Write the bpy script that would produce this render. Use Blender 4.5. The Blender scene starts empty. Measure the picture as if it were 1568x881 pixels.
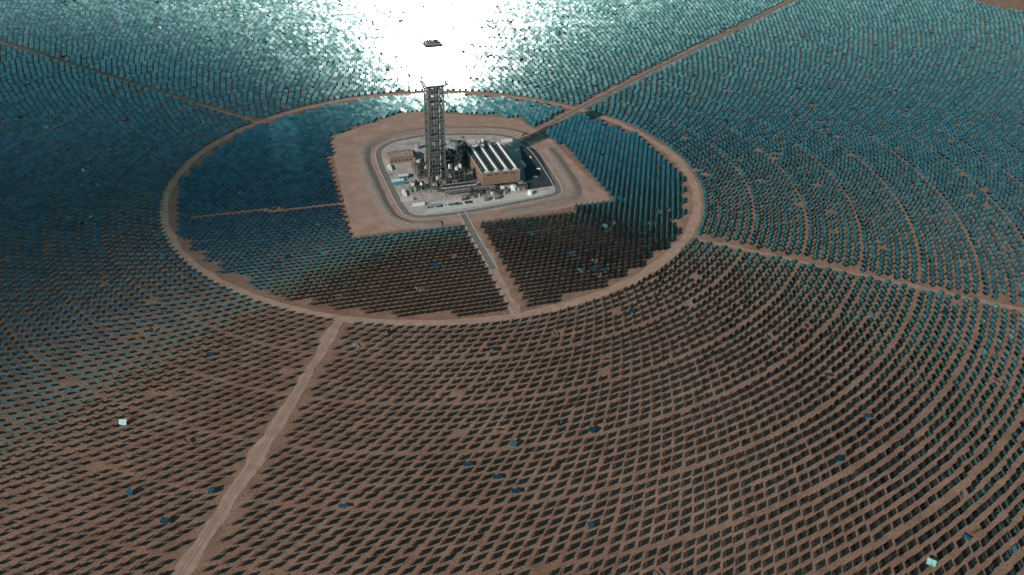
import bpy, math, random
import numpy as np
from mathutils import Vector, Matrix
random.seed(7); rng=np.random.default_rng(21)
scene=bpy.context.scene
TOWER_H=140.0
S=np.array([-0.659,-0.752,0.0]); S/=np.linalg.norm(S)
EL=math.radians(27.4)
S=S*math.cos(EL); S[2]=math.sin(EL)

# ---------------------------------------------------------------- world / sun / camera
w=bpy.data.worlds.new("World"); scene.world=w; w.use_nodes=True
nt=w.node_tree; nt.nodes.clear()
sky=nt.nodes.new('ShaderNodeTexSky'); sky.sky_type='NISHITA'; sky.sun_disc=False
sky.sun_elevation=EL; sky.sun_rotation=math.atan2(S[0],S[1]); sky.altitude=900; sky.air_density=1.0; sky.dust_density=1.6
bg=nt.nodes.new('ShaderNodeBackground'); bg.inputs[1].default_value=0.066
tint=nt.nodes.new('ShaderNodeMix'); tint.data_type='RGBA'; tint.blend_type='MULTIPLY'; tint.inputs[0].default_value=1
tint.inputs[7].default_value=(0.36,1.02,0.83,1)
wo=nt.nodes.new('ShaderNodeOutputWorld')
nt.links.new(sky.outputs[0],tint.inputs[6]); nt.links.new(tint.outputs[2],bg.inputs[0]); nt.links.new(bg.outputs[0],wo.inputs[0])
sl=bpy.data.lights.new('sun','SUN'); sl.energy=3.7; sl.angle=math.radians(0.53); sl.color=(1.0,0.92,0.85)
so=bpy.data.objects.new('sun',sl); scene.collection.objects.link(so)
so.rotation_euler=Vector(S).to_track_quat('Z','Y').to_euler(); so.location=(-300,-300,400)
cam=bpy.data.cameras.new('camera'); co=bpy.data.objects.new('camera',cam); scene.collection.objects.link(co)
cam.sensor_width=36; cam.lens=1351.7/1568*36; cam.clip_end=60000; cam.clip_start=1
P=math.radians(31.645)
co.matrix_world=Matrix.Translation((79.04,-817.54,377.26))@Matrix.Rotation(math.pi/2-P,4,'X')@Matrix.Rotation(0.0219,4,'Z')
scene.camera=co
scene.view_settings.view_transform='Standard'; scene.view_settings.look='None'; scene.view_settings.exposure=0

# ---------------------------------------------------------------- materials
def mat(name,base,rough=0.9,metal=0.0,noise=None,var=0.25,bump=0.0,emis=None,col2=None):
    m=bpy.data.materials.new(name); m.use_nodes=True; n=m.node_tree; b=n.nodes['Principled BSDF']
    b.inputs['Roughness'].default_value=rough; b.inputs['Metallic'].default_value=metal
    b.inputs['Base Color'].default_value=(*base,1)
    if emis:
        b.inputs['Emission Color'].default_value=(*emis[0],1); b.inputs['Emission Strength'].default_value=emis[1]
    if noise:
        tc=n.nodes.new('ShaderNodeNewGeometry')
        no=n.nodes.new('ShaderNodeTexNoise'); no.inputs['Scale'].default_value=noise; no.inputs['Detail'].default_value=8
        no.inputs['Roughness'].default_value=0.65
        n.links.new(tc.outputs['Position'],no.inputs['Vector'])
        r=n.nodes.new('ShaderNodeValToRGB')
        lo=tuple(c*(1-var) for c in base); hi=col2 or tuple(min(1,c*(1+var)) for c in base)
        r.color_ramp.elements[0].position=0.3; r.color_ramp.elements[1].position=0.7
        r.color_ramp.elements[0].color=(*lo,1); r.color_ramp.elements[1].color=(*hi,1)
        n.links.new(no.outputs['Fac'],r.inputs['Fac']); n.links.new(r.outputs['Color'],b.inputs['Base Color'])
        if bump:
            bu=n.nodes.new('ShaderNodeBump'); bu.inputs['Strength'].default_value=bump; bu.inputs['Distance'].default_value=0.5
            n.links.new(no.outputs['Fac'],bu.inputs['Height']); n.links.new(bu.outputs['Normal'],b.inputs['Normal'])
    return m
def ground_mat():
    m=bpy.data.materials.new('desert_soil'); m.use_nodes=True; n=m.node_tree; b=n.nodes['Principled BSDF']
    b.inputs['Roughness'].default_value=0.95; b.inputs['Specular IOR Level'].default_value=0.15
    g=n.nodes.new('ShaderNodeNewGeometry')
    def noise(s,d=6,r=0.6):
        t=n.nodes.new('ShaderNodeTexNoise'); t.inputs['Scale'].default_value=s; t.inputs['Detail'].default_value=d; t.inputs['Roughness'].default_value=r
        n.links.new(g.outputs['Position'],t.inputs['Vector']); return t
    a=noise(0.006); c=noise(0.07,8,0.7); f=noise(0.9,5,0.7)
    def ramp(src,p0,c0,p1,c1):
        r=n.nodes.new('ShaderNodeValToRGB'); e=r.color_ramp.elements
        e[0].position=p0; e[0].color=(*c0,1); e[1].position=p1; e[1].color=(*c1,1)
        n.links.new(src.outputs['Fac'],r.inputs['Fac']); return r
    r1=ramp(a,0.3,(0.325,0.192,0.142),0.7,(0.425,0.265,0.203))
    r2=ramp(c,0.3,(0.62,0.60,0.58),0.7,(1.16,1.14,1.12))
    r3=ramp(f,0.32,(0.42,0.40,0.37),0.6,(1.1,1.1,1.1))
    def mul(x,y):
        k=n.nodes.new('ShaderNodeMix'); k.data_type='RGBA'; k.blend_type='MULTIPLY'; k.inputs[0].default_value=1
        n.links.new(x,k.inputs[6]); n.links.new(y,k.inputs[7]); return k.outputs[2]
    n.links.new(mul(mul(r1.outputs[0],r2.outputs[0]),r3.outputs[0]),b.inputs['Base Color'])
    bu=n.nodes.new('ShaderNodeBump'); bu.inputs['Strength'].default_value=0.5; bu.inputs['Distance'].default_value=0.4
    n.links.new(f.outputs['Fac'],bu.inputs['Height']); n.links.new(bu.outputs['Normal'],b.inputs['Normal'])
    return m
M={}
M['soil']=ground_mat()
M['dirt']=mat('packed_dirt',(0.41,0.262,0.203),0.95,noise=0.12,var=0.25,bump=0.2)
M['grade']=mat('graded_earth',(0.385,0.24,0.187),0.95,noise=0.06,var=0.25,bump=0.2)
M['bank']=mat('gravel_bank',(0.27,0.205,0.175),0.95,noise=0.3,var=0.25,bump=0.3)
M['pad']=mat('gravel_pad',(0.42,0.36,0.33),0.95,noise=0.15,var=0.35,bump=0.1)
M['asphalt']=mat('asphalt',(0.19,0.165,0.15),0.85,noise=0.2,var=0.3)
M['shadeasphalt']=mat('shade_darkened_asphalt',(0.04,0.045,0.05),0.8,noise=0.2,var=0.4)  # asphalt with building shade mixed into its colour
M['concrete']=mat('concrete',(0.54,0.50,0.47),0.8,noise=0.3,var=0.2)
M['white']=mat('white_paint',(0.75,0.75,0.74),0.5,noise=0.5,var=0.12)
M['steel']=mat('galvanised_steel',(0.16,0.155,0.155),0.5,0.4,noise=0.4,var=0.3)
M['dsteel']=mat('dark_steel',(0.05,0.05,0.05),0.55,0.3,noise=0.4,var=0.3)
M['tan']=mat('tan_cladding',(0.25,0.17,0.13),0.7,noise=0.25,var=0.18)
M['roof']=mat('roof_sheet',(0.62,0.60,0.58),0.5,noise=0.3,var=0.15)
M['grey']=mat('grey_paint',(0.28,0.28,0.29),0.5,noise=0.4,var=0.2)
M['blue']=mat('blue_paint',(0.05,0.28,0.36),0.5,noise=0.4,var=0.2)
M['rust']=mat('red_oxide',(0.30,0.12,0.07),0.7,noise=0.4,var=0.3)
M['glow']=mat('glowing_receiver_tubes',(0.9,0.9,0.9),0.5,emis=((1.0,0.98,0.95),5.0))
M['rubber']=mat('rubber',(0.02,0.02,0.02),0.8)
M['glass']=mat('dark_glass',(0.02,0.03,0.04),0.08)

# ---------------------------------------------------------------- helpers
def mkobj(name,verts,faces,mats,mi=None,parent=None):
    me=bpy.data.meshes.new(name); me.from_pydata([tuple(v) for v in verts],[],faces)
    for m in mats: me.materials.append(m)
    if mi is not None: me.polygons.foreach_set('material_index',mi)
    me.update(); o=bpy.data.objects.new(name,me); scene.collection.objects.link(o)
    if parent: o.parent=parent
    return o
def empty(name,loc=(0,0,0),rz=0):
    e=bpy.data.objects.new(name,None); scene.collection.objects.link(e); e.location=loc; e.rotation_euler=(0,0,rz); return e
class MB:
    def __init__(s): s.v=[];s.f=[];s.m=[];s.mats=[]
    def mi(s,k):
        if M[k] not in s.mats: s.mats.append(M[k])
        return s.mats.index(M[k])
    def box(s,c,d,k,rz=0,R=None):
        i=len(s.v); cs,sn=math.cos(rz),math.sin(rz)
        for x,y,z in ((-1,-1,-1),(1,-1,-1),(1,1,-1),(-1,1,-1),(-1,-1,1),(1,-1,1),(1,1,1),(-1,1,1)):
            p=Vector((x*d[0]/2,y*d[1]/2,z*d[2]/2))
            p=R@p if R else Vector((p.x*cs-p.y*sn,p.x*sn+p.y*cs,p.z))
            s.v.append((p.x+c[0],p.y+c[1],p.z+c[2]))
        for f in ((0,3,2,1),(4,5,6,7),(0,1,5,4),(1,2,6,5),(2,3,7,6),(3,0,4,7)):
            s.f.append(tuple(i+a for a in f)); s.m.append(s.mi(k))
    def beam(s,a,b,t,k):
        a=Vector(a);b=Vector(b);d=b-a
        R=d.to_track_quat('Z','Y').to_matrix(); s.box((a+b)/2,(t,t,d.length),k,R=R)
    def cyl(s,a,b,r,k,n=12,r2=None,cap=True):
        a=Vector(a);b=Vector(b);R=(b-a).to_track_quat('Z','Y').to_matrix(); i=len(s.v); r2=r if r2 is None else r2
        for p,q in ((a,r),(b,r2)):
            for j in range(n):
                t=2*math.pi*j/n; s.v.append(tuple(p+R@Vector((q*math.cos(t),q*math.sin(t),0))))
        for j in range(n):
            s.f.append((i+j,i+(j+1)%n,i+n+(j+1)%n,i+n+j)); s.m.append(s.mi(k))
        if cap:
            s.f.append(tuple(i+n-1-j for j in range(n))); s.m.append(s.mi(k))
            s.f.append(tuple(i+n+j for j in range(n))); s.m.append(s.mi(k))
    def poly(s,pts,k):
        i=len(s.v); s.v+= [tuple(p) for p in pts]; s.f.append(tuple(range(i,i+len(pts)))); s.m.append(s.mi(k))
    def obj(s,name,parent=None): return mkobj(name,s.v,s.f,s.mats,s.m,parent)

def resample(pts,step,closed=False):
    pts=[np.array(p,float) for p in pts]
    if closed: pts=pts+[pts[0]]
    out=[]
    for a,b in zip(pts[:-1],pts[1:]):
        n=max(1,int(np.linalg.norm(b-a)/step))
        for i in range(n): out.append(a+(b-a)*i/n)
    if not closed: out.append(pts[-1])
    return np.array(out)
def smooth_closed(pts,it=3,closed=True):
    pts=[np.array(p,float) for p in pts]
    for _ in range(it):
        q=[]
        n=len(pts)
        rngi=range(n) if closed else range(n-1)
        if not closed: q.append(pts[0])
        for i in rngi:
            a=pts[i];b=pts[(i+1)%n]; q+= [a*.8+b*.2,a*.2+b*.8]
        if not closed: q.append(pts[-1])
        pts=q
    return pts
def strip(name,pts,width,z,k,closed=False,wob=0.0,step=4,parent=None,off=0.0):
    c=resample(pts,step,closed); n=len(c)
    if closed: t=np.roll(c,-1,0)-np.roll(c,1,0)
    else: t=np.gradient(c,axis=0)
    t/=np.linalg.norm(t,axis=1)[:,None]+1e-9; nr=np.stack([-t[:,1],t[:,0]],1)
    c=c+nr*off
    def wn():
        r=rng.normal(0,1,n); r=(r+np.roll(r,1)+np.roll(r,-1)+np.roll(r,2))/2
        return r*wob
    wd=width if np.isscalar(width) else np.interp(np.linspace(0,1,n),np.linspace(0,1,len(width)),width)
    L=c+nr*(wd/2+wn())[:,None]; R=c-nr*(wd/2+wn())[:,None]
    v=[(p[0],p[1],z) for p in L]+[(p[0],p[1],z) for p in R]
    f=[(n+i,n+(i+1)%n,(i+1)%n,i) for i in range(n if closed else n-1)]
    return mkobj(name,v,f,[M[k]],parent=parent)
def sheet(name,pts,z,k):
    return mkobj(name,[(p[0],p[1],z) for p in pts],[tuple(range(len(pts)))],[M[k]])

# ---------------------------------------------------------------- ground & roads
G=30000
mkobj('ground',[(-G,-G,0),(G,-G,0),(G,G,0),(-G,G,0)],[(0,1,2,3)],[M['soil']])
RR=260.5
ringpts=[(RR*math.cos(t),RR*math.sin(t)) for t in np.linspace(0,2*math.pi,200,endpoint=False)]
strip('ring_road',ringpts,8.0,0.03,'dirt',closed=True,wob=0.6)
roadS=[(-52,-256),(-65,-346),(-75,-405),(-93,-502),(-112,-620)]
roadE=[(236,-112),(365,-169),(488,-223),(700,-312),(1150,-500)]
roadW=[(-221,146),(-412,269),(-660,432),(-960,630)]
roadNE=[(89,112),(150,206),(250,348),(386,536),(566,786),(860,1190)]
roadIn=[(33,-80),(57,-158),(84,-246)]
strip('dirt_road',roadS,[8,8,9,9,10],0.06,'dirt',wob=0.9)
strip('dirt_road',roadE,5,0.06,'dirt',wob=0.7)
strip('dirt_road',roadW,4.5,0.06,'dirt',wob=0.4)
strip('dirt_road',roadNE,10,0.06,'dirt',wob=0.8)
strip('dirt_road',roadIn,10,0.06,'dirt',wob=0.8)
strip('asphalt_road',roadNE,5.5,0.10,'asphalt',wob=0.1)
# compacted wheel ruts along the open desert tracks
for rp,gg in ((roadS,1.0),(roadE,0.9),(roadIn,-2.5)):
    for s_ in (-1,1): strip('wheel_rut',rp,0.7,0.09,'bank',wob=0.12,off=gg*s_+(0 if abs(gg)<2 else 1.5))

ISL=[(-128,102),(-61,183),(-31,192),(83,173),(120,111),(175,-41),(51,-88),(-64,-124),(-79,-70)]
sheet('graded_ground',resample(ISL,6,True)+rng.normal(0,0.5,(len(resample(ISL,6,True)),2)),0.12,'grade')
PAVE=[(-71,63),(-60,95),(-23,118),(65,127),(98,91),(125,-17),(119,-32),(35,-72),(-10,-86),(-25,-74)]
pv=smooth_closed(PAVE,3)
sheet('gravel_pad',pv,0.15,'pad')
# sloped earth bank round the pad
def bank(name,pts,o1,o2,h,k):
    c=resample(pts,6,True); cen=c.mean(0); n=len(c)
    t=np.roll(c,-1,0)-np.roll(c,1,0); t/=np.linalg.norm(t,axis=1)[:,None]; nr=np.stack([t[:,1],-t[:,0]],1)
    if ((c-cen)*nr).sum()<0: nr=-nr
    rows=[(o1,0.13),(o1+(o2-o1)*.35,h),(o1+(o2-o1)*.55,h),(o2,0.13)]
    v=[];f=[]
    for o,z in rows:
        for i in range(n): v.append((c[i][0]+nr[i][0]*o+random.uniform(-.4,.4),c[i][1]+nr[i][1]*o+random.uniform(-.4,.4),z))
    for r in range(3):
        for i in range(n):
            # leave openings for the entrance roads
            p=c[i]
            if (p[0]>15 and p[0]<60 and p[1]<-50) or (p[0]>75 and p[1]>85): continue
            j=(i+1)%n; f.append((r*n+i,r*n+j,(r+1)*n+j,(r+1)*n+i))
    return mkobj(name,v,f,[M[k]])
bank('earth_berm',pv,9,24,1.8,'bank')
strip('perimeter_road',pv,6.0,0.17,'asphalt',closed=True,step=3)
strip('road_kerb',pv,0.9,0.28,'concrete',closed=True,step=3,off=-3.6)
strip('road_kerb',pv,0.9,0.28,'concrete',closed=True,step=3,off=3.6)
acc_road=[(30,-72),(36,-92),(48,-130),(63,-176)]
ar=smooth_closed(acc_road,2,False)
strip('asphalt_road',ar,5.0,0.19,'asphalt',step=3)
strip('road_kerb',ar,0.9,0.30,'concrete',step=3,off=3.2)
strip('road_kerb',ar,0.9,0.30,'concrete',step=3,off=-3.2)
strip('asphalt_road',[(84,100),(98,120),(112,143)],7,0.21,'asphalt')
sheet('shaded_asphalt_yard',[(84,92),(103,84),(121,-8),(92,-20)],0.20,'shadeasphalt')  # asphalt darkened in colour where the condenser building's shadow falls
sheet('concrete_yard',[(-5,-78),(38,-62),(110,-30),(112,-20),(60,-32),(0,-52)],0.19,'concrete')

# ---------------------------------------------------------------- heliostats
def poly_in(px,py,poly,grow=0):
    poly=np.array(poly,float)
    if grow:
        c=poly.mean(0); d=poly-c; poly=c+d*(1+grow/np.linalg.norm(d,axis=1))[:,None]
    ins=np.zeros(px.shape,bool); n=len(poly)
    for i in range(n):
        x1,y1=poly[i];x2,y2=poly[(i+1)%n]
        cnd=((y1>py)!=(y2>py))
        xi=(x2-x1)*(py-y1)/((y2-y1)+1e-12)+x1
        ins^=cnd&(px<xi)
    return ins
def dist_line(px,py,pts):
    d=np.full(px.shape,1e9)
    for (x1,y1),(x2,y2) in zip(pts[:-1],pts[1:]):
        L2=(x2-x1)**2+(y2-y1)**2
        t=np.clip(((px-x1)*(x2-x1)+(py-y1)*(y2-y1))/L2,0,1)
        d=np.minimum(d,np.hypot(px-x1-t*(x2-x1),py-y1-t*(y2-y1)))
    return d
X=[];Y=[];Z=[]
r=269.0; z0=0; zi=0
while r<1300:
    N=int(2*math.pi*r/8.0); rows=7; sp=6.6; ph=rng.uniform(0,6.28)
    for j in range(rows):
        rr=r+j*sp
        t=ph+(np.arange(N)+0.5*(j%2))*2*math.pi/N
        X.append(rr*np.cos(t)); Y.append(rr*np.sin(t)); Z.append(np.full(N,zi))
    r+=rows*sp+1.6; zi+=1
X=np.concatenate(X);Y=np.concatenate(Y);Z=np.concatenate(Z)
ang=np.arctan2(Y,X); rad=np.hypot(X,Y)
lim=1196+14*np.sin(ang*23)+9*np.sin(ang*61+1)
keep=(rad<lim)&(Y>-640)&(Y<1150)&(X>-1150)
# fan-shaped limit of what can be seen from the aircraft side
keep&=np.abs(X-79)<(Y+817.5)*0.78+160
for rd,wd in ((roadS,8.0),(roadE,5.3),(roadW,5.3),(roadNE,8.5)): keep&=dist_line(X,Y,rd)>wd
keep&=rng.random(X.shape)>0.004
X=X[keep];Y=Y[keep];Z=Z[keep]
X=X+rng.normal(0,.34,X.shape);Y=Y+rng.normal(0,.34,Y.shape)
# inner rectangular blocks
A=math.radians(17.5); gx,gy=np.meshgrid(np.arange(-50,51)*5.6,np.arange(-46,47)*5.7)
gx=gx+(np.arange(gx.shape[0])%2)[:,None]*2.8
brow=np.floor(gy/11.4); bcol=np.floor(gx/11.2)
xi=gx*math.cos(A)-gy*math.sin(A); yi=gx*math.sin(A)+gy*math.cos(A)
# block centres decide (saw-tooth edges as in the real layout)
bx=(bcol+.5)*11.2; by=(brow+.5)*11.4
bxw=bx*math.cos(A)-by*math.sin(A); byw=bx*math.sin(A)+by*math.cos(A)
k=(np.hypot(bxw,byw)<249)&(np.hypot(xi,yi)<254)
k&=~poly_in(bxw,byw,ISL,3)&~poly_in(xi,yi,ISL,1)
k&=(dist_line(xi,yi,roadIn)>8)&(dist_line(xi,yi,roadNE)>9)&(dist_line(xi,yi,ar)>6.5)
k&=~((dist_line(xi,yi,[(-228,-104),(-81,-59)])<2.9)&(rng.random(xi.shape)<0.75))
ni=k.sum(); no_=len(X)
strip_k=np.concatenate([np.zeros(no_,bool),((gx>-152)&(gx<-124)&(gy>-40))[k]])
X=np.concatenate([X,xi[k]+rng.normal(0,.12,ni)]);Y=np.concatenate([Y,yi[k]+rng.normal(0,.12,ni)])
Z=np.concatenate([Z,np.full(ni,-1)])
N=len(X)
mh=2.3
base=np.stack([X,Y,np.full(N,mh)],1)
aim=np.array([0,0,118.0])-base; aim/=np.linalg.norm(aim,axis=1)[:,None]
nrm=aim+S; nrm/=np.linalg.norm(nrm,axis=1)[:,None]
nrm+=rng.normal(0,0.009,nrm.shape)
# whole blocks are on slightly different aim points
ang=np.arctan2(Y,X); sec=np.floor((ang+math.pi+Z*0.37)/(math.pi/14)).astype(int)
blk=(sec*131+(Z.astype(int)+2)*17)%997
tab=rng.normal(0,0.003,(997,3)); nrm+=tab[blk]
nrm[strip_k]+=np.array([-0.02,-0.16,0.0])
# a few stowed / faulty units point elsewhere
odd=rng.random(N)<0.012
rn=rng.normal(0,0.55,(N,3)); rn[:,2]=np.abs(rn[:,2])+.4
nrm[odd]=rn[odd]
flat=rng.random(N)<0.0015
nrm[flat]=[0,0,1]
nrm/=np.linalg.norm(nrm,axis=1)[:,None]
up=np.array([0,0,1.0]); ux=np.cross(np.broadcast_to(up,nrm.shape),nrm)
l=np.linalg.norm(ux,axis=1); ux[l<1e-3]=[1,0,0]; ux/=np.linalg.norm(ux,axis=1)[:,None]
vy=np.cross(nrm,ux)
def obox(cx,cy,cz,hx,hy,hz):
    vs=[]
    for x,y,z in ((-1,-1,-1),(1,-1,-1),(1,1,-1),(-1,1,-1),(-1,-1,1),(1,-1,1),(1,1,1),(-1,1,1)):
        vs.append(base+ux*(cx+x*hx)+vy*(cy+y*hy)+nrm*(cz+z*hz))
    return vs
V=obox(-1.24,0,0.12,1.17,1.85,0.03)+obox(1.24,0,0.12,1.17,1.85,0.03)+obox(0,0,-0.03,1.9,0.12,0.10)
for x,y,z in ((-1,-1,0),(1,-1,0),(1,1,0),(-1,1,0),(-1,-1,1),(1,-1,1),(1,1,1),(-1,1,1)):
    V.append(np.stack([X+x*.1,Y+y*.1,np.full(N,z*mh-.05)],1))
V=np.stack(V,1); nv=V.shape[1]; V=V.reshape(-1,3)
q=[(0,3,2,1),(4,5,6,7),(0,1,5,4),(1,2,6,5),(2,3,7,6),(3,0,4,7)]
F=[];MI=[]
for bI in range(3):
    for fi,f in enumerate(q): F.append([bI*8+a for a in f]); MI.append(0 if (fi==1 and bI<2) else (1 if bI<2 else 2))
for f in q[2:]: F.append([24+a for a in f]); MI.append(2)
F=np.array(F); nf=len(F)
FF=(F[None]+np.arange(N)[:,None,None]*nv).reshape(-1,4)
me=bpy.data.meshes.new('heliostat_field')
me.vertices.add(len(V)); me.vertices.foreach_set('co',V.astype(np.float32).ravel())
me.loops.add(FF.size); me.loops.foreach_set('vertex_index',FF.astype(np.int32).ravel())
me.polygons.add(len(FF)); me.polygons.foreach_set('loop_start',np.arange(0,FF.size,4,dtype=np.int32))
me.polygons.foreach_set('material_index',np.tile(np.array(MI,np.int32),N))
tone=np.repeat(rng.random(N).astype(np.float32),nf)
at=me.attributes.new('tone','FLOAT','FACE'); at.data.foreach_set('value',tone)
me.update(); me.shade_flat()
mm=bpy.data.materials.new('mirror_glass'); mm.use_nodes=True; n=mm.node_tree; b=n.nodes['Principled BSDF']
b.inputs['Metallic'].default_value=1.0
ta=n.nodes.new('ShaderNodeAttribute'); ta.attribute_name='tone'
cr=n.nodes.new('ShaderNodeValToRGB'); cr.color_ramp.elements[0].color=(0.29,0.36,0.38,1); cr.color_ramp.elements[1].color=(0.52,0.60,0.64,1)
n.links.new(ta.outputs['Fac'],cr.inputs['Fac']); n.links.new(cr.outputs['Color'],b.inputs['Base Color'])
mr=n.nodes.new('ShaderNodeMapRange'); mr.inputs['To Min'].default_value=0.09; mr.inputs['To Max'].default_value=0.165
n.links.new(ta.outputs['Fac'],mr.inputs['Value']); n.links.new(mr.outputs['Result'],b.inputs['Roughness'])
me.materials.append(mm); me.materials.append(mat('mirror_backing',(0.05,0.042,0.04),0.7)); me.materials.append(M['steel'])
ho=bpy.data.objects.new('heliostat_field',me); scene.collection.objects.link(ho)
print('HELIOSTATS',N)

# ---------------------------------------------------------------- added unseen disc up-sun, placed to shade the western field
cz=1400.0; tgt=np.array([-540.0,20.0]); cc=tgt+S[:2]/S[2]*cz
cm=bpy.data.materials.new('shade_disc_film'); cm.use_nodes=True; n=cm.node_tree; n.nodes.clear()
o=n.nodes.new('ShaderNodeOutputMaterial'); mx=n.nodes.new('ShaderNodeMixShader'); tr=n.nodes.new('ShaderNodeBsdfTransparent')
tl=n.nodes.new('ShaderNodeBsdfTranslucent'); tl.inputs[0].default_value=(.8,.8,.8,1)
tc=n.nodes.new('ShaderNodeTexCoord'); ln=n.nodes.new('ShaderNodeVectorMath'); ln.operation='LENGTH'
no=n.nodes.new('ShaderNodeTexNoise'); no.inputs['Scale'].default_value=2.2; no.inputs['Detail'].default_value=7
n.links.new(tc.outputs['Object'],ln.inputs[0]); n.links.new(tc.outputs['Object'],no.inputs['Vector'])
m1=n.nodes.new('ShaderNodeMapRange'); m1.interpolation_type='SMOOTHSTEP'
m1.inputs['From Min'].default_value=0.4; m1.inputs['From Max'].default_value=0.97; m1.inputs['To Min'].default_value=0.92; m1.inputs['To Max'].default_value=0.0
n.links.new(ln.outputs['Value'],m1.inputs['Value'])
m2=n.nodes.new('ShaderNodeMapRange'); m2.inputs['From Min'].default_value=0.3; m2.inputs['From Max'].default_value=0.6; m2.inputs['To Min'].default_value=0.8
n.links.new(no.outputs['Fac'],m2.inputs['Value'])
mu=n.nodes.new('ShaderNodeMath'); mu.operation='MULTIPLY'; n.links.new(m1.outputs[0],mu.inputs[0]); n.links.new(m2.outputs[0],mu.inputs[1])
n.links.new(mu.outputs[0],mx.inputs[0]); n.links.new(tr.outputs[0],mx.inputs[1]); n.links.new(tl.outputs[0],mx.inputs[2]); n.links.new(mx.outputs[0],o.inputs[0])
cv=[(0,0,0.06)];cf=[];NR,NA=8,48
for i in range(1,NR+1):
    for j in range(NA):
        rr=i/NR; t=2*math.pi*j/NA; cv.append((rr*math.cos(t),rr*math.sin(t),0.06*(1-rr*rr)))
for j in range(NA): cf.append((0,1+j,1+(j+1)%NA))
for i in range(NR-1):
    for j in range(NA): a_=1+i*NA; cf.append((a_+j,a_+NA+j,a_+NA+(j+1)%NA,a_+(j+1)%NA))
cl=mkobj('added_shade_disc',cv,cf,[cm]); cl.location=(cc[0],cc[1],cz); cl.scale=(500,640,500); cl.rotation_euler=(0,0,math.radians(18))

# ---------------------------------------------------------------- power tower
tw=empty('solar_power_tower',(0,0,0),math.radians(19))
b=MB(); hs=7.6; top=100.0; lv=np.linspace(0,top,13)
def side(z): return hs+ (2.5*(1-z/22) if z<22 else 0)
cor=[(-1,-1),(1,-1),(1,1),(-1,1)]
for i in range(len(lv)-1):
    z0,z1=lv[i],lv[i+1]; a0,a1=side(z0),side(z1)
    for j in range(4):
        c0=cor[j];c1=cor[(j+1)%4]
        p=lambda c,a,z:(c[0]*a,c[1]*a,z)
        b.beam(p(c0,a0,z0),p(c0,a1,z1),1.2,'steel')
        b.beam(p(c0,a1,z1),p(c1,a1,z1),0.75,'steel')
        mid0=((c0[0]+c1[0])/2*a0,(c0[1]+c1[1])/2*a0,z0); mid1=((c0[0]+c1[0])/2*a1,(c0[1]+c1[1])/2*a1,z1)
        b.beam(p(c0,a0,z0),mid1,0.55,'steel'); b.beam(p(c1,a0,z0),mid1,0.55,'steel')
        b.beam(mid0,mid1,0.6,'steel')
        b.beam(p(c0,(a0+a1)/2,(z0+z1)/2),p(c1,(a0+a1)/2,(z0+z1)/2),0.4,'steel')
    b.box((0,0,z1),(2*a1-1.5,2*a1-1.5,0.25) if i%2 else (6,6,.25),'dsteel')
b.obj('lattice_frame',tw)
b=MB()
b.box((1.5,1,50),(3.4,3.4,100),'grey')
for x,y,r in ((-4,3,.8),(-4,-3,.7),(4,-4,.6),(-1.5,-4.5,.5),(5,4,.8)): b.cyl((x,y,0),(x,y,100),r,'steel' if r>.6 else 'white')
for i in range(24):
    z=i*4.1; s=1 if i%2 else -1
    b.beam((-6.5,s*3.5,z),(-6.5,-s*3.5,z+4.1),0.9,'dsteel')
b.obj('risers_and_lift_shaft',tw)
b=MB()
b.box((0,0,100.4),(24,19,0.8),'dsteel'); b.box((0,0,98.6),(18,16,0.5),'steel')
for s in (-1,1):
    for x in range(-12,13,3): b.beam((x,s*9.4,100.8),(x,s*9.4,102),.15,'steel')
    b.beam((-12,s*9.4,102),(12,s*9.4,102),.18,'steel')
    b.beam((s*12,-9.4,102),(s*12,9.4,102),.18,'steel')
    b.beam((s*12,-9.4,100.4),(s*8,-8,93),.6,'steel'); b.beam((s*12,9.4,100.4),(s*8,8,93),.6,'steel')
b.obj('receiver_platform',tw)
b=MB()
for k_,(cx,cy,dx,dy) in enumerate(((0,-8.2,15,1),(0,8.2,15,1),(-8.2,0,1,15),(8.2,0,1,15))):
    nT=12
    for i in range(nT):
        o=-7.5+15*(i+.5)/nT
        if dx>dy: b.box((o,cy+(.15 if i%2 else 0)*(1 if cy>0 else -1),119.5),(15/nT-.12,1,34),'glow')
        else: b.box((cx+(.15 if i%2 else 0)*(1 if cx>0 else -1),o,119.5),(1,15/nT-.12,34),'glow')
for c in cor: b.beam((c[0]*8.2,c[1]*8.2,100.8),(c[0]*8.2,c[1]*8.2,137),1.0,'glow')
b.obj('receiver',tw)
b=MB()
b.box((0,0,137.4),(17,17,0.8),'dsteel'); b.box((0,0,139.0),(13,12,2.0),'grey'); b.cyl((3,0,140),(3,0,141.4),1.5,'dsteel')
b.cyl((-4,3,140),(-4,3,141),1.2,'steel'); b.beam((-5,-4,140),(7.5,-8,141.2),.5,'dsteel')
for c in cor: b.beam((c[0]*8.3,c[1]*8.3,137.8),(c[0]*8.3,c[1]*8.3,139.1),.2,'dsteel')
for j in range(4):
    c0,c1=cor[j],cor[(j+1)%4]; b.beam((c0[0]*8.3,c0[1]*8.3,139.1),(c1[0]*8.3,c1[1]*8.3,139.1),.2,'dsteel')
b.obj('roof_deck',tw)

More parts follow.
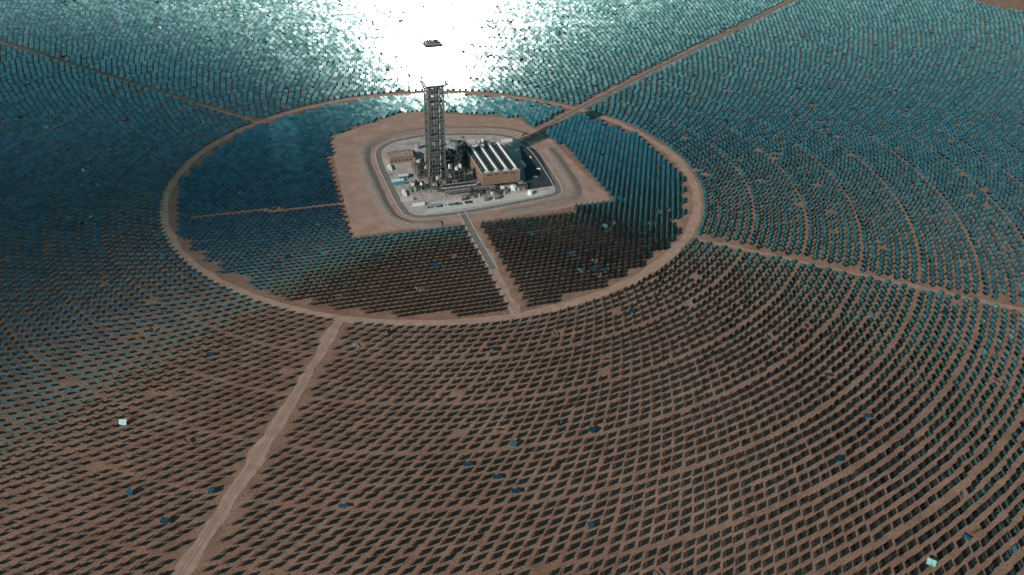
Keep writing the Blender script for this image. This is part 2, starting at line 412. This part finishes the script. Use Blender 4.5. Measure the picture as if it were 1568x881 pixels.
# ---------------------------------------------------------------- air cooled condenser hall
ac=empty('air_cooled_condenser_building',(56,17,0),math.radians(17.5))
W_,L_,Hh=39.0,66.0,17.0
b=MB()
b.box((0,-L_/2,Hh*.5+2),(W_,0.5,Hh-4),'tan'); b.box((0,L_/2,Hh*.5+2),(W_,0.5,Hh-4),'tan')
b.box((-W_/2,0,Hh*.5+2),(0.5,L_-.52,Hh-4),'tan'); b.box((W_/2,0,Hh*.5+2),(0.5,L_-.52,Hh-4),'tan')
for i in range(1,13): b.box((-W_/2+i*3,-L_/2-.33,Hh*.5+2),(0.18,0.14,Hh-4.2),'rust')
for i in range(1,5): b.box((-W_/2+i*7.8,-L_/2-.3,Hh-2.6),(5.4,0.12,1.2),'dsteel')
for i in range(1,22): b.box((-W_/2-.33,-L_/2+i*3,Hh*.5+2),(0.14,0.18,Hh-4.2),'rust')
b.obj('wind_walls',ac)
b=MB()
b.box((0,0,Hh-3),(W_-.6,L_-.6,0.3),'dsteel')
for x in np.linspace(-W_/2+1,W_/2-1,5):
    for y in np.linspace(-L_/2+1,L_/2-1,7): b.beam((x,y,0),(x,y,Hh-3.2),.9,'steel')
    for y0,y1 in zip(np.linspace(-L_/2+1,L_/2-1,7)[:-1],np.linspace(-L_/2+1,L_/2-1,7)[1:]): b.beam((x,y0,0),(x,y1,Hh-3.2),.4,'steel')
for x in np.linspace(-W_/2+1,W_/2-1,5)[:-1]: b.beam((x,-L_/2+1,0),(x+9.2,-L_/2+1,4),.4,'steel')
b.obj('support_columns',ac)
b=MB()
for i in range(4):
    cx=-W_/2+W_*(i+.5)/4; hw=W_/8-.5
    l0,l1=-L_/2+1.0,L_/2-1.0; z0,z1=Hh-1.0,Hh+5.0-2.5
    b.poly([(cx-hw,l0,z0),(cx-0.9,l0,z1),(cx-0.9,l1,z1),(cx-hw,l1,z0)],'dsteel')
    b.poly([(cx+0.9,l0,z1),(cx+hw,l0,z0),(cx+hw,l1,z0),(cx+0.9,l1,z1)],'dsteel')
    b.poly([(cx-hw,l0,z0),(cx+hw,l0,z0),(cx+.9,l0,z1),(cx-.9,l0,z1)],'roof')
    b.cyl((cx,l0-.3,z1+.4),(cx,l1,z1+.4),1.2,'white',12)
for i in range(5):
    cx=-W_/2+W_*i/4; b.box((cx,0,Hh-.6),(1.2,L_-.4,.3),'roof')
for j in range(1,6): b.box((0,-L_/2+j*L_/6,Hh-.2),(W_-.6,.5,.5),'grey')
b.obj('condenser_bundles',ac)

# ---------------------------------------------------------------- smaller plant buildings
def gable(name,x,y,w_,l_,h,rz,wall='tan',roof='roof',rise=2.0):
    e=empty(name,(x,y,0),rz); b=MB(); b.box((0,0,h/2),(w_,l_,h),wall)
    for i in range(int(w_//4)): b.box((-w_/2+2+i*4,-l_/2-.06,h*.45),(1.6,.1,1.6),'glass')
    b.box((w_/2+.06,0,2),(.1,3.5,4),'grey'); b.obj('walls',e)
    b=MB(); o=.6; z=h+.03
    b.poly([(-w_/2-o,-l_/2-o,z),(w_/2+o,-l_/2-o,z),(w_/2+o,0,z+rise),(-w_/2-o,0,z+rise)],roof)
    b.poly([(-w_/2-o,0,z+rise),(w_/2+o,0,z+rise),(w_/2+o,l_/2+o,z),(-w_/2-o,l_/2+o,z)],roof)
    for s in (-1,1): b.poly([(s*(w_/2+.02),-l_/2,z),(s*(w_/2+.02),l_/2,z),(s*(w_/2+.02),0,z+rise)],wall)
    for i in range(3): b.cyl((-w_/3+i*w_/3,0,z+rise-.3),(-w_/3+i*w_/3,0,z+rise+.9),.6,'grey')
    b.obj('gable_roof',e); return e
gable('maintenance_building',-42,47,25,17,7,math.radians(19),'tan','bank')
gable('control_building',34,72,22,12,6,math.radians(19),'tan','roof')
gable('equipment_shed',-34,2,9,7,3.5,math.radians(19),'blue','roof',1)
def tank(x,y,r,h,k='white'):
    e=empty('storage_tank',(x,y,0)); b=MB(); b.cyl((0,0,0.13),(0,0,h),r,k,28); b.cyl((0,0,h),(0,0,h+r*.22),r*1.01,k,28,r2=.3)
    b.cyl((0,0,.14),(0,0,.5),r+.5,'concrete',28); b.obj('shell',e)
    b=MB(); N_=18
    for i in range(N_):
        t=i/N_*math.pi; t2=(i+1)/N_*math.pi; b.beam(((r+.5)*math.cos(t),(r+.5)*math.sin(t),h*i/N_),((r+.5)*math.cos(t2),(r+.5)*math.sin(t2),h*(i+1)/N_),.4,'steel')
    b.obj('stair',e)
tank(14,74,7,8,'grey');tank(-6,84,5,6);tank(6,92,4,6,'grey');tank(-27,78,3,6,'grey');tank(56,66,4,8);tank(78,-22,3.4,5);tank(70,-27,3,5,'concrete');tank(95,-30,2.6,4)
def piperack(x,y,l,rz,h=7,w_=5):
    e=empty('pipe_rack',(x,y,0),rz); b=MB(); n_=int(l//6)+1
    for i in range(n_):
        xx=-l/2+i*l/(n_-1)
        for s in (-1,1): b.beam((xx,s*w_/2,0),(xx,s*w_/2,h),.45,'steel')
        for z in (h*.6,h): b.beam((xx,-w_/2,z),(xx,w_/2,z),.4,'steel')
    for z in (h*.6+.4,h+.4):
        for j in range(6): b.cyl((-l/2,-w_/2+.5+j*.8,z),(l/2,-w_/2+.5+j*.8,z),random.choice((.2,.28,.35)),random.choice(('steel','dsteel','grey','concrete')),8)
    b.obj('frame_and_pipes',e)
a19=math.radians(19)
piperack(14,-2,44,a19+math.pi/2,8);piperack(24,-24,36,a19,7);piperack(-8,32,40,a19,7);piperack(22,50,40,a19+math.pi/2,7,6);piperack(36,-30,50,a19,5,3)
def process(name,x,y,w_,l_,h,rz,seed):
    r_=random.Random(seed); e=empty(name,(x,y,0),rz); b=MB()
    nx,ny,nz=max(1,int(w_//5)),max(1,int(l_//5)),max(1,int(h//4.5))
    for i in range(nx+1):
        for j in range(ny+1): b.beam((-w_/2+i*w_/nx,-l_/2+j*l_/ny,0),(-w_/2+i*w_/nx,-l_/2+j*l_/ny,h),.5,'steel')
    for k_ in range(1,nz+1):
        z=h*k_/nz
        for i in range(nx+1): b.beam((-w_/2+i*w_/nx,-l_/2,z),(-w_/2+i*w_/nx,l_/2,z),.4,'steel')
        for j in range(ny+1): b.beam((-w_/2,-l_/2+j*l_/ny,z),(w_/2,-l_/2+j*l_/ny,z),.4,'steel')
        b.box((0,0,z-.3),(w_*.7,l_*.7,.15),'dsteel')
    b.obj('frame',e); b=MB()
    for _ in range(int(w_*l_*h/140)+3):
        cx=r_.uniform(-w_/2,w_/2)*.8;cy=r_.uniform(-l_/2,l_/2)*.8;cz=h*r_.randint(0,nz)/nz
        kk=r_.choice(('grey','white','dsteel','concrete','steel','tan','dsteel'))
        if r_.random()<.5:
            rr=r_.uniform(.6,1.6); b.cyl((cx,cy,cz),(cx,cy,cz+r_.uniform(2,5)),rr,kk,10)
        else: b.box((cx,cy,cz+1.2),(r_.uniform(1.5,4),r_.uniform(1.5,4),2.4),kk)
    b.obj('vessels',e)
process('boiler_structure',13,18,14,12,22,a19,1)
process('feedwater_plant',-14,6,12,14,16,a19,2)
process('turbine_hall_structure',20,-12,16,14,18,a19,3)
process('deaerator_structure',24,40,10,12,24,a19,4)
process('water_treatment_plant',-16,-28,14,12,8,a19,5)
process('pump_station',2,-26,12,10,12,a19,6)
process('auxiliary_boiler',40,-38,14,8,6,a19,7)
process('valve_station',62,-32,18,8,6,a19,8)
process('cooling_skid',84,-18,14,9,5,a19,9)
process('pump_station',0,52,14,12,8,a19,10)
process('valve_station',44,86,14,8,6,a19,12)
process('pump_station',-20,22,10,9,8,a19,13)
def transformer(x,y):
    e=empty('transformer',(x,y,0),a19); b=MB(); b.box((0,0,2.2),(5,3,3.6),'grey'); b.box((0,0,.3),(7,5,.4),'concrete')
    for s in (-1,1):
        for i in range(7): b.box((-2.1+i*.7,s*2.0,2.1),(.12,1,2.8),'grey')
    for i in range(3): b.cyl((-1.5+i*1.5,0,4),(-1.5+i*1.5,0,5.6),.22,'rust',8)
    b.cyl((-2,1.1,4.7),(2,1.1,4.7),.5,'grey',10); b.obj('body',e)
transformer(52,-46);transformer(62,-42);transformer(30,-46);transformer(-30,60)
def container(x,y,rz,k):
    e=empty('shipping_container',(x,y,0),rz); b=MB(); b.box((0,0,1.5),(12,2.5,2.6),k)
    for i in range(20): b.box((-5.7+i*.6,-1.28,1.5),(.25,.08,2.3),k); b.box((-5.7+i*.6,1.28,1.5),(.25,.08,2.3),k)
    for sx in (-5.9,5.9):
        for sy in (-1.2,1.2): b.box((sx,sy,1.5),(.3,.3,2.9),'grey')
    b.obj('body',e)
for x,y,kk,dr in ((-38,-8,'white',0),(-36,-14,'blue',0),(-28,-36,'white',1),(-24,-50,'concrete',0),(-12,-60,'white',0),(4,-62,'grey',0),(-50,24,'white',1),(70,104,'white',0),(30,100,'concrete',0),(-10,102,'white',0),(-35,88,'grey',0),(88,40,'white',1)):
    container(x,y,a19+dr*math.pi/2,kk)
def car(x,y,rz,k):
    e=empty('parked_car',(x,y,0.2),rz); b=MB()
    pr=[(-2.3,.35),(2.3,.35),(2.3,.85),(1.1,1.0),(.5,1.5),(-1.3,1.5),(-2.1,1.0),(-2.3,.9)]
    n_=len(pr); i0=len(b.v)
    for s in (-.9,.9):
        for p in pr: b.v.append((p[0],s*(.82 if p[1]>1.2 else 1),p[1]))
    for i in range(n_): b.f.append((i,(i+1)%n_,n_+(i+1)%n_,n_+i)); b.m.append(b.mi('glass' if i in (3,5) else k))
    b.f.append(tuple(range(n_-1,-1,-1)));b.m.append(b.mi(k)); b.f.append(tuple(range(n_,2*n_)));b.m.append(b.mi(k))
    b.obj('body',e); b=MB()
    for sx in (-1.4,1.4):
        for sy in (-.85,.85): b.cyl((sx,sy-.12,.34),(sx,sy+.12,.34),.34,'rubber',12)
    b.obj('wheels',e)
for i in range(14):
    x=-8+i*3.2; car(x*math.cos(a19)+22*math.sin(a19)*1.0-2,x*math.sin(a19)-62,a19+math.pi/2,random.choice(('white','grey','dsteel','white','blue')))
for x,y in ((100,10),(104,30),(96,60),(-20,100),(20,112),(-48,8)): car(x,y,random.uniform(0,3),random.choice(('white','grey')))
